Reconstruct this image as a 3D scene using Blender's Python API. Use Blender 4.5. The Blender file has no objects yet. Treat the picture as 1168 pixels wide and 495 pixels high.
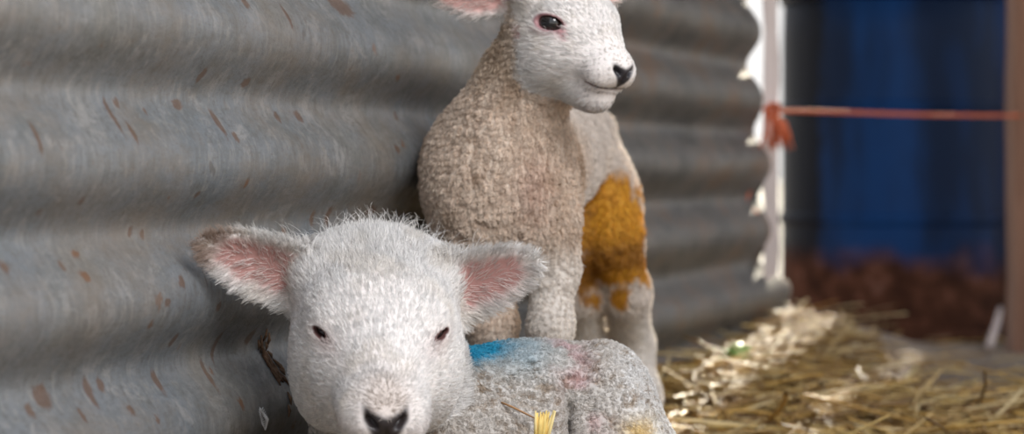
import bpy, bmesh, math, random
import numpy as np
from mathutils import Vector, Matrix

rng = np.random.default_rng(7)
random.seed(7)
SC = bpy.context.scene
COL = SC.collection

# ------------------------------------------------------------------ camera, light, exposure
FPX, CAMH, HOR = 2800.0, 0.235, 190.0          # focal length in pixels of the 1168 frame, eye height, horizon row
TILT = math.atan((247.5 - HOR) / FPX)
cd = bpy.data.cameras.new('camera')
cam = bpy.data.objects.new('camera', cd)
COL.objects.link(cam)
cam.location = (0, 0, CAMH)
cam.rotation_euler = (math.pi / 2 - TILT, 0, 0)
cd.sensor_width = 36.0
cd.lens = 36.0 * FPX / 1168.0
cd.clip_start = 0.05
cd.dof.use_dof = True
cd.dof.focus_distance = 1.43
cd.dof.aperture_fstop = 8.0
SC.camera = cam

world = bpy.data.worlds.new('sky')
SC.world = world
world.use_nodes = True
wn = world.node_tree.nodes
wl = world.node_tree.links
bg = wn['Background']
tcw = wn.new('ShaderNodeTexCoord')
sep = wn.new('ShaderNodeSeparateXYZ')
rampw = wn.new('ShaderNodeValToRGB')
rampw.color_ramp.elements[0].position = 0.0
rampw.color_ramp.elements[0].color = (1.0, 0.98, 0.95, 1)
rampw.color_ramp.elements[1].position = 0.7
rampw.color_ramp.elements[1].color = (0.72, 0.82, 1.0, 1)
wl.new(tcw.outputs['Generated'], sep.inputs[0])
wl.new(sep.outputs['Z'], rampw.inputs[0])
wl.new(rampw.outputs[0], bg.inputs['Color'])
bg.inputs['Strength'].default_value = 0.8

sd = bpy.data.lights.new('sun', 'SUN')
sun = bpy.data.objects.new('sun', sd)
COL.objects.link(sun)
sd.energy = 8.0
sd.angle = math.radians(0.6)
sd.color = (1.0, 0.90, 0.72)
SUN_AZ, SUN_EL = 15.5, 22.0                     # degrees right of the view axis, above the ground
_s = Vector((math.sin(math.radians(SUN_AZ)) * math.cos(math.radians(SUN_EL)),
             math.cos(math.radians(SUN_AZ)) * math.cos(math.radians(SUN_EL)),
             math.sin(math.radians(SUN_EL))))
sun.rotation_euler = _s.to_track_quat('Z', 'Y').to_euler()

# daylight from the open front of the shed, up and to the right of the camera
ad = bpy.data.lights.new('doorway_daylight', 'AREA')
door_light = bpy.data.objects.new('doorway_daylight', ad)
COL.objects.link(door_light)
ad.shape = 'RECTANGLE'
ad.size, ad.size_y = 0.9, 0.8
ad.energy = 19
ad.color = (1.0, 0.98, 0.96)
door_light.location = (0.72, 0.12, 1.30)
door_light.rotation_euler = (door_light.location - Vector((-0.05, 1.4, 0.15))).to_track_quat('Z', 'Y').to_euler()

SC.view_settings.view_transform = 'Standard'
SC.view_settings.look = 'None'
SC.view_settings.gamma = 1.0
SC.view_settings.use_curve_mapping = False
SC.view_settings.exposure = 0.6

# ------------------------------------------------------------------ helpers
def P(px, py, Y):
    """world point seen at pixel (px, py) of the 1168x495 photograph at distance Y"""
    a, b = (px - 584.0) / FPX, (247.5 - py) / FPX
    d = np.array((a, math.cos(TILT) + b * math.sin(TILT), -math.sin(TILT) + b * math.cos(TILT)))
    return np.array((0, 0, CAMH)) + d * (Y / d[1])

def unit(v):
    v = np.asarray(v, float)
    return v / np.linalg.norm(v)

def vunit(v):
    return v / np.maximum(np.linalg.norm(v, axis=-1, keepdims=True), 1e-9)

def sstep(a, b, x):
    t = np.clip((x - a) / (b - a), 0, 1)
    return t * t * (3 - 2 * t)

def _hash(ix, iy, iz, seed):
    h = (ix * 374761393 + iy * 668265263 + iz * 2147483647 + seed * 1274126177) & 0xFFFFFFFF
    h = ((h ^ (h >> 13)) * 1274126177) & 0xFFFFFFFF
    return ((h ^ (h >> 16)) & 0xFFFF) / 65535.0

def vnoise(p, scale, seed=0):
    """value noise in 0..1 at points p (n,3), feature size = scale"""
    q = np.asarray(p, float) / scale
    i = np.floor(q).astype(np.int64)
    f = q - i
    f = f * f * (3 - 2 * f)
    out = 0
    for dx in (0, 1):
        for dy in (0, 1):
            for dz in (0, 1):
                w = (f[:, 0] if dx else 1 - f[:, 0]) * (f[:, 1] if dy else 1 - f[:, 1]) * (f[:, 2] if dz else 1 - f[:, 2])
                out = out + w * _hash(i[:, 0] + dx, i[:, 1] + dy, i[:, 2] + dz, seed)
    return out

def worley(p, cell, seed=0):
    """distance to the nearest scattered point / cell"""
    q = np.asarray(p, float) / cell
    i = np.floor(q).astype(np.int64)
    best = np.full(len(q), 9.0)
    for dx in (-1, 0, 1):
        for dy in (-1, 0, 1):
            for dz in (-1, 0, 1):
                a, b, c = i[:, 0] + dx, i[:, 1] + dy, i[:, 2] + dz
                d = (a + _hash(a, b, c, seed) - q[:, 0]) ** 2 + (b + _hash(a, b, c, seed + 1) - q[:, 1]) ** 2 + (c + _hash(a, b, c, seed + 2) - q[:, 2]) ** 2
                best = np.minimum(best, d)
    return np.sqrt(best)

def tag(o, label=None, cat=None, group=None, kind=None):
    if label: o['label'] = label
    if cat: o['category'] = cat
    if group: o['group'] = group
    if kind: o['kind'] = kind
    return o

def link(name, data, mat=None, parent=None):
    o = bpy.data.objects.new(name, data)
    COL.objects.link(o)
    if mat is not None and not data.materials:
        data.materials.append(mat)
    if parent is not None:
        o.parent = parent
    return o

def mesh_np(name, V, F, smooth=True):
    me = bpy.data.meshes.new(name)
    me.from_pydata([tuple(v) for v in V] if not isinstance(V, np.ndarray) else V.tolist(), [], F.tolist() if isinstance(F, np.ndarray) else F)
    if smooth:
        me.polygons.foreach_set('use_smooth', [True] * len(me.polygons))
    me.update()
    return me

def vcol(me, name, col):
    a = me.attributes.new(name, 'FLOAT_COLOR', 'POINT')
    c = np.ones((len(me.vertices), 4), np.float32)
    c[:, :3] = col
    a.data.foreach_set('color', c.ravel())

class MB:
    """collects boxes and tubes into one mesh"""
    def __init__(s):
        s.V, s.F, s.C = [], [], []
    def add(s, V, F, c=(1, 1, 1)):
        b = len(s.V)
        s.V += [tuple(v) for v in V]
        s.F += [tuple(i + b for i in f) for f in F]
        s.C += [c] * len(V)
    def tube(s, pts, radii, n=8, c=(1, 1, 1), squash=1.0, caps=True, roll=0.0):
        pts = [np.asarray(p, float) for p in pts]
        if np.isscalar(radii): radii = [radii] * len(pts)
        V, F = [], []
        ref = np.array((0.31, 0.17, 0.93))
        for i, p in enumerate(pts):
            t = unit(pts[min(i + 1, len(pts) - 1)] - pts[max(i - 1, 0)])
            a = np.cross(t, ref)
            if np.linalg.norm(a) < 0.15: a = np.cross(t, (1, 0, 0))
            a = unit(a); b = np.cross(t, a)
            for k in range(n):
                th = 2 * math.pi * k / n
                x, y = math.cos(th) * radii[i], math.sin(th) * radii[i] * squash
                xr, yr = x * math.cos(roll) - y * math.sin(roll), x * math.sin(roll) + y * math.cos(roll)
                V.append(p + a * xr + b * yr)
        for i in range(len(pts) - 1):
            for k in range(n):
                k2 = (k + 1) % n
                F.append((i * n + k, i * n + k2, (i + 1) * n + k2, (i + 1) * n + k))
        if caps:
            F.append(tuple(range(n))[::-1])
            F.append(tuple((len(pts) - 1) * n + k for k in range(n)))
        s.add(V, F, c)
    def box(s, c, size, R=None, col=(1, 1, 1)):
        V = [np.array((x, y, z)) * np.array(size) / 2 for x in (-1, 1) for y in (-1, 1) for z in (-1, 1)]
        if R is not None: V = [R @ v for v in V]
        V = [v + np.array(c) for v in V]
        s.add(V, [(0, 1, 3, 2), (4, 6, 7, 5), (0, 4, 5, 1), (2, 3, 7, 6), (0, 2, 6, 4), (1, 5, 7, 3)], col)
    def mesh(s, name, smooth=True, colour=False):
        me = mesh_np(name, s.V, s.F, smooth)
        if colour: vcol(me, 'tint', np.array(s.C, np.float32))
        return me
    def build(s, name, mat, parent=None, smooth=True, colour=False):
        return link(name, s.mesh(name, smooth, colour), mat, parent)

# ------------------------------------------------------------------ materials
class Mat:
    def __init__(s, name, rough=0.6, metal=0.0, base=(0.5, 0.5, 0.5), spec=0.5):
        s.m = bpy.data.materials.new(name)
        s.m.use_nodes = True
        s.n = s.m.node_tree.nodes
        s.l = s.m.node_tree.links
        s.b = s.n['Principled BSDF']
        s.b.inputs['Roughness'].default_value = rough
        s.b.inputs['Metallic'].default_value = metal
        s.b.inputs['Base Color'].default_value = (*base, 1)
        s.b.inputs['Specular IOR Level'].default_value = spec
        s._co = None
    def co(s, kind='Object', scale=(1, 1, 1), rot=(0, 0, 0)):
        t = s.n.new('ShaderNodeTexCoord')
        m = s.n.new('ShaderNodeMapping')
        m.inputs['Scale'].default_value = scale
        m.inputs['Rotation'].default_value = rot
        s.l.new(t.outputs[kind], m.inputs[0])
        return m.outputs[0]
    def noise(s, co, scale, detail=4, rough=0.55, dist=0.0):
        t = s.n.new('ShaderNodeTexNoise')
        t.inputs['Scale'].default_value = scale
        t.inputs['Detail'].default_value = detail
        t.inputs['Roughness'].default_value = rough
        t.inputs['Distortion'].default_value = dist
        s.l.new(co, t.inputs['Vector'])
        return t.outputs['Fac']
    def voro(s, co, scale, feature='F1', out='Distance', rand=1.0):
        t = s.n.new('ShaderNodeTexVoronoi')
        t.feature = feature
        t.inputs['Scale'].default_value = scale
        t.inputs['Randomness'].default_value = rand
        s.l.new(co, t.inputs['Vector'])
        return t.outputs[out]
    def ramp(s, fac, stops):
        r = s.n.new('ShaderNodeValToRGB')
        e = r.color_ramp.elements
        while len(e) < len(stops): e.new(0.5)
        for i, (p, c) in enumerate(stops):
            e[i].position = p
            e[i].color = (*c, 1) if not np.isscalar(c) else (c, c, c, 1)
        s.l.new(fac, r.inputs[0])
        return r.outputs[0]
    def mix(s, fac, a, b, mode='MIX'):
        m = s.n.new('ShaderNodeMix')
        m.data_type = 'RGBA'
        m.blend_type = mode
        for sock, v in ((m.inputs[0], fac), (m.inputs[6], a), (m.inputs[7], b)):
            if isinstance(v, bpy.types.NodeSocket): s.l.new(v, sock)
            elif np.isscalar(v): sock.default_value = v
            else: sock.default_value = (*v, 1)
        return m.outputs[2]
    def math(s, op, a, b=0.0, clamp=False):
        m = s.n.new('ShaderNodeMath')
        m.operation = op
        m.use_clamp = clamp
        for sock, v in ((m.inputs[0], a), (m.inputs[1], b)):
            if isinstance(v, bpy.types.NodeSocket): s.l.new(v, sock)
            else: sock.default_value = v
        return m.outputs[0]
    def attr(s, name, out='Color'):
        a = s.n.new('ShaderNodeAttribute')
        a.attribute_name = name
        return a.outputs[out]
    def set(s, inp, v):
        if isinstance(v, bpy.types.NodeSocket): s.l.new(v, s.b.inputs[inp])
        else: s.b.inputs[inp].default_value = v
    def bump(s, h, strength=0.3, dist=0.002):
        b = s.n.new('ShaderNodeBump')
        b.inputs['Strength'].default_value = strength
        b.inputs['Distance'].default_value = dist
        s.l.new(h, b.inputs['Height'])
        s.l.new(b.outputs[0], s.b.inputs['Normal'])

def mat_wall():
    m = Mat('galvanised_sheet', 0.5, 0.2, spec=0.4)
    co = m.co('Object')
    big = m.noise(co, 7, 5, 0.6)
    mid = m.noise(m.co('Object', (0.5, 1.0, 1.0)), 34, 9, 0.74, 0.2)
    fine = m.noise(m.co('Object', (0.5, 1.0, 1.0)), 420, 4, 0.75)
    base = m.ramp(big, [(0.3, (0.150, 0.170, 0.190)), (0.5, (0.188, 0.197, 0.206)), (0.72, (0.210, 0.190, 0.160))])
    base = m.mix(m.ramp(mid, [(0.44, 0.0), (0.64, 0.75)]), base, (0.12, 0.123, 0.117))
    pale = m.noise(m.co('Object', (0.6, 1.0, 0.5), (0, math.radians(-20), 0)), 62, 6, 0.7, 0.4)
    base = m.mix(m.ramp(pale, [(0.55, 0.0), (0.64, 0.6)]), base, (0.31, 0.30, 0.29))
    base = m.mix(m.ramp(fine, [(0.32, 0.6), (0.47, 0.0)]), base, (0.11, 0.105, 0.095))
    grain = m.noise(m.co('Object', (1.0, 1.0, 0.22)), 190, 5, 0.68, 0.3)
    base = m.mix(m.ramp(grain, [(0.52, 0.0), (0.68, 0.5)]), base, (0.30, 0.285, 0.265))
    base = m.mix(m.ramp(grain, [(0.32, 0.55), (0.46, 0.0)]), base, (0.10, 0.095, 0.085))
    scr = m.noise(m.co('Object', (0.8, 1.0, 0.22), (0, math.radians(-28), 0)), 95, 2, 0.5, 1.2)
    base = m.mix(m.ramp(scr, [(0.25, 0.6), (0.31, 0.0)]), base, (0.09, 0.08, 0.07))
    tanm = m.noise(m.co('Object', (0.6, 1.0, 1.0)), 13, 7, 0.72)
    base = m.mix(m.ramp(tanm, [(0.46, 0.0), (0.66, 0.6)]), base, (0.205, 0.163, 0.125))
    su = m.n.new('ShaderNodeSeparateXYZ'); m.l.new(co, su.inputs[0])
    far_dim_mask = m.ramp(m.math('ADD', su.outputs['X'], m.math('MULTIPLY', m.math('SUBTRACT', big, 0.5), 0.25)), [(0.66, 0.0), (0.86, 1.0)])
    far_dim = m.ramp(m.noise(m.co('Object', (0.5, 1.0, 1.0)), 16, 5, 0.65), [(0.36, (0.050, 0.049, 0.048)), (0.50, (0.115, 0.108, 0.10)), (0.66, (0.15, 0.09, 0.055))])
    base = m.mix(m.math('MULTIPLY', far_dim_mask, 0.85), base, far_dim)  # far end: dim depth of the shed painted into the colour, with brown mottling
    # rust marks, placed on the sheet by a mesh attribute and broken up by noise
    a = m.attr('rust', 'Fac')
    nz = m.noise(m.co('Object', (1, 1, 0.5)), 230, 5, 0.7)
    rv = m.math('ADD', a, m.math('MULTIPLY', m.math('SUBTRACT', nz, 0.5), 1.1))
    rf = m.ramp(rv, [(0.42, 0.0), (0.66, 0.75)])
    # small natural flecks
    v = m.voro(m.co('Object', (0.5, 1, 0.42)), 52)
    fl = m.ramp(m.math('ADD', v, m.math('MULTIPLY', m.math('SUBTRACT', nz, 0.5), 0.5)), [(0.07, 0.85), (0.12, 0.0)])
    gate = m.ramp(m.noise(co, 13, 2), [(0.46, 0.0), (0.56, 1.0)])
    base = m.mix(m.math('MULTIPLY', fl, gate), base, (0.17, 0.085, 0.045))
    rust = m.mix(nz, (0.15, 0.075, 0.040), (0.065, 0.036, 0.022))
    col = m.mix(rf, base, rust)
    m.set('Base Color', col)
    m.set('Roughness', m.ramp(mid, [(0.3, 0.42), (0.7, 0.62)]))
    m.set('Metallic', m.math('SUBTRACT', 0.2, m.math('MULTIPLY', rf, 0.2), True))
    m.bump(m.math('ADD', m.math('MULTIPLY', mid, 0.8), m.math('MULTIPLY', fine, 0.5)), 0.4, 0.0012)
    return m.m

def mat_attr(name, rough=0.7, spec=0.3, vary=0.0, scale=60, bump=0.0):
    m = Mat(name, rough, 0, spec=spec)
    c = m.attr('tint')
    if vary:
        n = m.noise(m.co('Object'), scale, 4)
        c = m.mix(vary, c, m.mix(1.0, c, m.ramp(n, [(0.3, 0.35), (0.7, 1.0)]), 'MULTIPLY'))
    m.set('Base Color', c)
    if bump:
        m.bump(m.noise(m.co('Object'), scale * 4, 3), bump, 0.001)
    return m.m

def mat_hair(name, rough=0.55, trans=0.22):
    m = Mat(name)
    n, l = m.n, m.l
    out = n['Material Output']
    n.remove(m.b)
    a = n.new('ShaderNodeAttribute'); a.attribute_name = 'tint'
    d = n.new('ShaderNodeBsdfDiffuse'); t = n.new('ShaderNodeBsdfTranslucent')
    g = n.new('ShaderNodeBsdfGlossy'); g.inputs['Roughness'].default_value = rough
    g.inputs['Color'].default_value = (0.9, 0.9, 0.9, 1)
    mx = n.new('ShaderNodeMixShader'); mx.inputs[0].default_value = trans
    m2 = n.new('ShaderNodeMixShader'); m2.inputs[0].default_value = 0.04
    l.new(a.outputs['Color'], d.inputs['Color']); l.new(a.outputs['Color'], t.inputs['Color'])
    l.new(d.outputs[0], mx.inputs[1]); l.new(t.outputs[0], mx.inputs[2])
    l.new(mx.outputs[0], m2.inputs[1]); l.new(g.outputs[0], m2.inputs[2])
    l.new(m2.outputs[0], out.inputs['Surface'])
    return m.m

def mat_skin():
    m = Mat('lamb_skin', 0.6, 0, spec=0.35)
    c = m.attr('tint')
    n = m.noise(m.co('Object'), 700, 3)
    m.set('Base Color', m.mix(0.35, c, m.mix(1.0, c, m.ramp(n, [(0.3, 0.55), (0.7, 1.0)]), 'MULTIPLY')))
    m.set('Roughness', m.attr('gloss', 'Fac'))
    m.bump(n, 0.15, 0.0004)
    return m.m

def mat_drum():
    m = Mat('blue_drum_paint', 0.5, 0.0, spec=0.10)
    co = m.co('Object')
    n = m.noise(co, 5.0, 6, 0.62)
    n2 = m.noise(co, 26, 5, 0.6)
    sp = m.n.new('ShaderNodeSeparateXYZ'); m.l.new(co, sp.inputs[0])
    paint = m.mix(n2, (0.0045, 0.030, 0.115), (0.006, 0.042, 0.150))
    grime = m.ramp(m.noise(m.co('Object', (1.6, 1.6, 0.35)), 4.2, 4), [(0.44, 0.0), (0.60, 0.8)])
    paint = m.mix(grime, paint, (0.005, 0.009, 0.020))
    shade_strip = m.ramp(m.math('ADD', m.math('ADD', sp.outputs['X'], 0.5), m.math('MULTIPLY', m.math('SUBTRACT', n2, 0.5), 0.02)), [(.352, 0.95), (.368, 0.0)])
    paint = m.mix(shade_strip, paint, (0.004, 0.0045, 0.007))  # near-black left strip: the drum's shaded side painted into the colour
    h = m.math('ADD', sp.outputs['Z'], m.math('MULTIPLY', m.math('SUBTRACT', n, 0.5), 0.16))
    rf = m.ramp(h, [(0.115, 1.0), (0.160, 0.0)])
    rust = m.ramp(n2, [(0.28, (0.018, 0.008, 0.006)), (0.48, (0.060, 0.024, 0.014)), (0.62, (0.11, 0.045, 0.028)), (0.75, (0.20, 0.12, 0.10))])
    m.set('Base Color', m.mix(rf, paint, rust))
    m.set('Roughness', m.math('ADD', 0.5, m.math('MULTIPLY', rf, 0.4)))
    m.bump(n2, 0.2, 0.004)
    return m.m

def mat_ground():
    m = Mat('dusty_earth', 0.95, 0, spec=0.15)
    co = m.co('Object')
    n = m.noise(co, 9, 6, 0.65); n2 = m.noise(co, 70, 5, 0.6)
    c = m.ramp(n, [(0.3, (0.13, 0.095, 0.070)), (0.55, (0.25, 0.195, 0.150)), (0.75, (0.36, 0.30, 0.245))])
    c = m.mix(m.ramp(n2, [(0.4, 0.0), (0.7, 0.5)]), c, (0.33, 0.29, 0.25))
    m.set('Base Color', c)
    m.bump(n2, 0.6, 0.01)
    return m.m

def mat_plain(name, a, b, scale=30, rough=0.7, stretch=(1, 1, 1), spec=0.3, bump=0.2, metal=0.0):
    m = Mat(name, rough, metal, spec=spec)
    n = m.noise(m.co('Object', stretch), scale, 5, 0.6)
    m.set('Base Color', m.ramp(n, [(0.3, a), (0.7, b)]))
    m.bump(n, bump, 0.003)
    return m.m

M = {
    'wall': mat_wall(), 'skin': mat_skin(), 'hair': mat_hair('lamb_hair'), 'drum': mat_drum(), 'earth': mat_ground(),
    'straw': mat_attr('straw', 0.55, 0.4, 0.5, 90), 'twine': mat_plain('orange_twine', (0.42, 0.085, 0.035), (0.62, 0.16, 0.07), 300, 0.6),
    'batten': mat_plain('weathered_batten', (0.38, 0.31, 0.30), (0.62, 0.55, 0.53), 30, 0.7, (1, 1, 0.1)),
    'post': mat_plain('brown_timber', (0.12, 0.055, 0.035), (0.27, 0.15, 0.10), 40, 0.75, (1, 1, 0.08)),
    'roof': mat_plain('roof_underside', (0.10, 0.095, 0.09), (0.18, 0.17, 0.16), 6, 0.8),
    'yard': mat_plain('pale_gravel', (0.40, 0.36, 0.30), (0.62, 0.58, 0.50), 4, 0.95),
    'hoof': mat_plain('hoof_horn', (0.06, 0.045, 0.035), (0.16, 0.12, 0.09), 120, 0.5),
    'grass': mat_plain('green_leaf', (0.14, 0.30, 0.06), (0.34, 0.52, 0.18), 60, 0.5),
    'feather': mat_plain('white_fluff', (0.55, 0.55, 0.56), (0.75, 0.75, 0.76), 200, 0.6),
    'mud': mat_plain('dried_dung', (0.055, 0.03, 0.018), (0.17, 0.10, 0.06), 180, 0.9, bump=0.6),
}

def mat_eye():
    m = Mat('dark_eye', 0.06, 0, spec=0.6)
    c = m.attr('tint')
    m.set('Base Color', c)
    m.b.inputs['Coat Weight'].default_value = 0.6
    m.b.inputs['Coat Roughness'].default_value = 0.03
    return m.m
M['eye'] = mat_eye()

# ------------------------------------------------------------------ corrugated wall (left)
WA = np.array((-0.2400, 1.152)); WD = np.array((0.4946, 1.528)); WL = np.linalg.norm(WD); WU = WD / WL
WN = np.array((WU[1], -WU[0]))                  # towards the pen
PITCH, AMP = 0.0735, 0.0088
ZV = CAMH + 0.0387                              # height of one groove
def wall_xy(t): return WA + WD * t              # t = 0 at the left edge of the photograph

def wall_px(px, py):
    """wall coordinates (length u, height z) under a pixel"""
    k = (px - 584.0) / FPX
    t = (k * WA[1] - WA[0]) / (WD[0] - k * WD[1])
    Y = WA[1] + WD[1] * t
    return t * WL, P(px, py, Y)[2]

def wall_profile(u, z):
    ph = 2 * np.pi * (z - ZV) / PITCH
    c = np.cos(ph)
    prof = -AMP * (c + 0.10 * np.cos(2 * ph))
    p = np.stack([u, np.zeros_like(u), z], 1)
    dent = (vnoise(p, 0.16, 3) - 0.5) * 0.008 + (vnoise(p, 0.05, 5) - 0.5) * 0.0026
    # the sheet is pushed in a little low down, by the lying lamb
    u0, z0 = wall_px(262, 400)
    dent -= 0.005 * np.exp(-((u - u0) / 0.05) ** 2 - ((z - z0) / 0.09) ** 2)
    return prof + dent

def build_wall():
    us = np.concatenate([np.arange(-0.55, -0.06, 0.02), np.arange(-0.06, 0.75, 0.0035), np.arange(0.75, 1.62, 0.007)])
    zs = np.concatenate([np.arange(-0.05, 0.52, 0.003), np.arange(0.52, 1.55, 0.009)])
    # ragged sheet end, measured from the photograph at the end's distance
    ze = np.array([P(0, y, 2.74)[2] for y in (420, 330, 300, 200, 150, 120, 60, 0, -600)])
    xe = [wall_px(x, 200)[0] for x in (899, 897, 879, 876, 871, 862, 858, 860, 860)]
    uend = np.interp(zs, ze, xe)
    U, Z = np.meshgrid(us, zs, indexing='ij')
    over = us[:, None] > 0.9
    s = (U - 0.9) / (us[-1] - 0.9)
    U = np.where(over, 0.9 + s * (uend[None, :] - 0.9), U)
    u, z = U.ravel(), Z.ravel()
    off = wall_profile(u, z)
    V = np.stack([u, -off, z], 1)
    nu, nz = len(us), len(zs)
    idx = np.arange(nu * nz).reshape(nu, nz)
    F = np.stack([idx[:-1, :-1], idx[1:, :-1], idx[1:, 1:], idx[:-1, 1:]], -1).reshape(-1, 4)
    me = mesh_np('wall_left', V, F)
    rust = np.zeros(len(u), np.float32)
    marks = [(65, 452, 11, 15), (45, 470, 5, 8), (120, 445, 5, 13), (135, 440, 5, 9), (97, 474, 4, 8), (196, 436, 4, 16), (150, 468, 4, 5),
             (172, 478, 4, 5), (15, 305, 5, 8), (78, 304, 4, 6), (150, 117, 4, 7), (218, 119, 8, 6), (287, 94, 5, 6), (324, 134, 4, 6), (349, 133, 5, 7),
             (137, 130, 3, 22), (148, 152, 3, 14), (252, 140, 4, 16), (262, 156, 4, 6), (178, 127, 3, 5), (184, 268, 3, 7), (172, 265, 3, 8), (462, 133, 4, 6),
             (430, 240, 9, 6), (384, 246, 4, 12), (368, 248, 3, 10), (95, 228, 6, 4), (55, 242, 5, 4), (318, 20, 3, 14), (395, 8, 18, 12), (200, 322, 5, 7),
             (165, 370, 4, 6), (210, 388, 4, 9), (245, 350, 4, 5), (180, 345, 4, 5), (224, 222, 3, 5), (236, 86, 4, 8), (33, 158, 3, 18), (440, 170, 5, 5),
             (275, 3, 5, 8), (118, 450, 3, 20), (302, 384, 4, 9), (268, 395, 3, 22), (255, 430, 3, 20)]
    for (x, y, sx, sy) in marks:
        mu, mz = wall_px(x, y)
        ppm = 2430 * (1 - x / 1480.0)
        hx, hz = 2.2 * sx / ppm, 1.25 * sy / ppm
        r = np.exp(-(((u - mu) / hx) ** 2 + ((z - mz) / hz) ** 2))
        rust = np.maximum(rust, r * 1.05)
    a = me.attributes.new('rust', 'FLOAT', 'POINT')
    a.data.foreach_set('value', rust)
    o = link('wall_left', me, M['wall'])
    o.location = (WA[0], WA[1], 0)
    o.rotation_euler = (0, 0, math.atan2(WU[1], WU[0]))
    sol = o.modifiers.new('thickness', 'SOLIDIFY')
    sol.thickness = 0.0008
    sol.offset = 0
    tag(o, kind='structure')
    return o
WALL = build_wall()

def wall_world(u, z, lift=0.0):
    off = wall_profile(np.array([float(u)]), np.array([float(z)]))[0] + lift
    xy = WA + WU * u + WN * off
    return np.array((xy[0], xy[1], z))

# ------------------------------------------------------------------ ground inside and outside, roof
def ground_h(x, y):
    x = np.asarray(x, float); y = np.asarray(y, float)
    t = (y - WA[1]) / WD[1]
    wx = WA[0] + WD[0] * t
    near = np.exp(-((x - wx - 0.02) / 0.13) ** 2)
    bank = 0.050 * near * sstep(2.0, 2.75, y) * (1 - sstep(3.0, 3.6, y))
    flat = -0.055 * sstep(2.7, 4.1, y)
    p = np.stack([x, y, np.zeros_like(x)], -1).reshape(-1, 3)
    n = ((vnoise(p, 0.22, 11) - 0.5) * 0.030 + (vnoise(p, 0.07, 12) - 0.5) * 0.012).reshape(x.shape)
    return bank + flat + n * sstep(1.6, 2.1, y)

def build_floor():
    xs = np.concatenate([np.arange(-1.6, -0.3, 0.1), np.arange(-0.3, 1.3, 0.018), np.arange(1.3, 2.4, 0.1)])
    ys = np.concatenate([np.arange(-0.8, 1.5, 0.1), np.arange(1.5, 4.4, 0.02), np.arange(4.4, 5.01, 0.1)])
    X, Y = np.meshgrid(xs, ys, indexing='ij')
    Z = ground_h(X, Y)
    V = np.stack([X.ravel(), Y.ravel(), Z.ravel()], 1)
    idx = np.arange(X.size).reshape(X.shape)
    F = np.stack([idx[:-1, :-1], idx[1:, :-1], idx[1:, 1:], idx[:-1, 1:]], -1).reshape(-1, 4)
    o = link('floor', mesh_np('floor', V, F), M['earth'])
    tag(o, kind='structure')
    b = MB(); b.box((0, 24, -0.14), (80, 60, 0.10))
    g = b.build('ground', M['yard'], smooth=False)
    tag(g, kind='structure')
    b = MB(); b.box((0.35, 3.25, 1.58), (3.9, 3.5, 0.05))
    c = b.build('ceiling', M['roof'], smooth=False)
    tag(c, kind='structure')
    # added board, mostly hidden by the drum, to narrow the sun on the straw
    w = None
    x0 = P(1105, 200, 4.5)[0]; x1 = P(1160, 200, 4.5)[0]
    root = bpy.data.objects.new('sun_block_back', None); COL.objects.link(root)
    root.location = ((x0 + x1) / 2, 4.5, -.1)
    tag(root, kind='structure')
    n = 1
    wd = (x1 - x0) / n
    for i in range(n):
        b = MB(); b.box((x0 + wd * (i + .5) - root.location[0], (.003 if i % 2 else -.003), .83), (wd - .004, .022, 1.66))
        b.build('board', M['post'], root, smooth=False)
    x2 = P(1168, 200, 4.5)[0]
    root = bpy.data.objects.new('sun_block_right', None); COL.objects.link(root)  # added boards outside the view, to keep stray sun off the floor
    root.location = (x2 + .4, 4.5, -.1)
    tag(root, kind='structure')
    for i in range(6):
        b = MB(); b.box((-.4 + .135 * (i + .5), (.003 if i % 2 else -.003), .83), (.131, .022, 1.66))
        b.build('board', M['post'], root, smooth=False)
build_floor()

# ------------------------------------------------------------------ implicit-surface modelling of the lambs
class Prim:
    def __init__(s, kind, k, sub, lo, hi, fn):
        s.kind, s.k, s.sub, s.lo, s.hi, s.fn = kind, k, sub, np.array(lo), np.array(hi), fn

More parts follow.
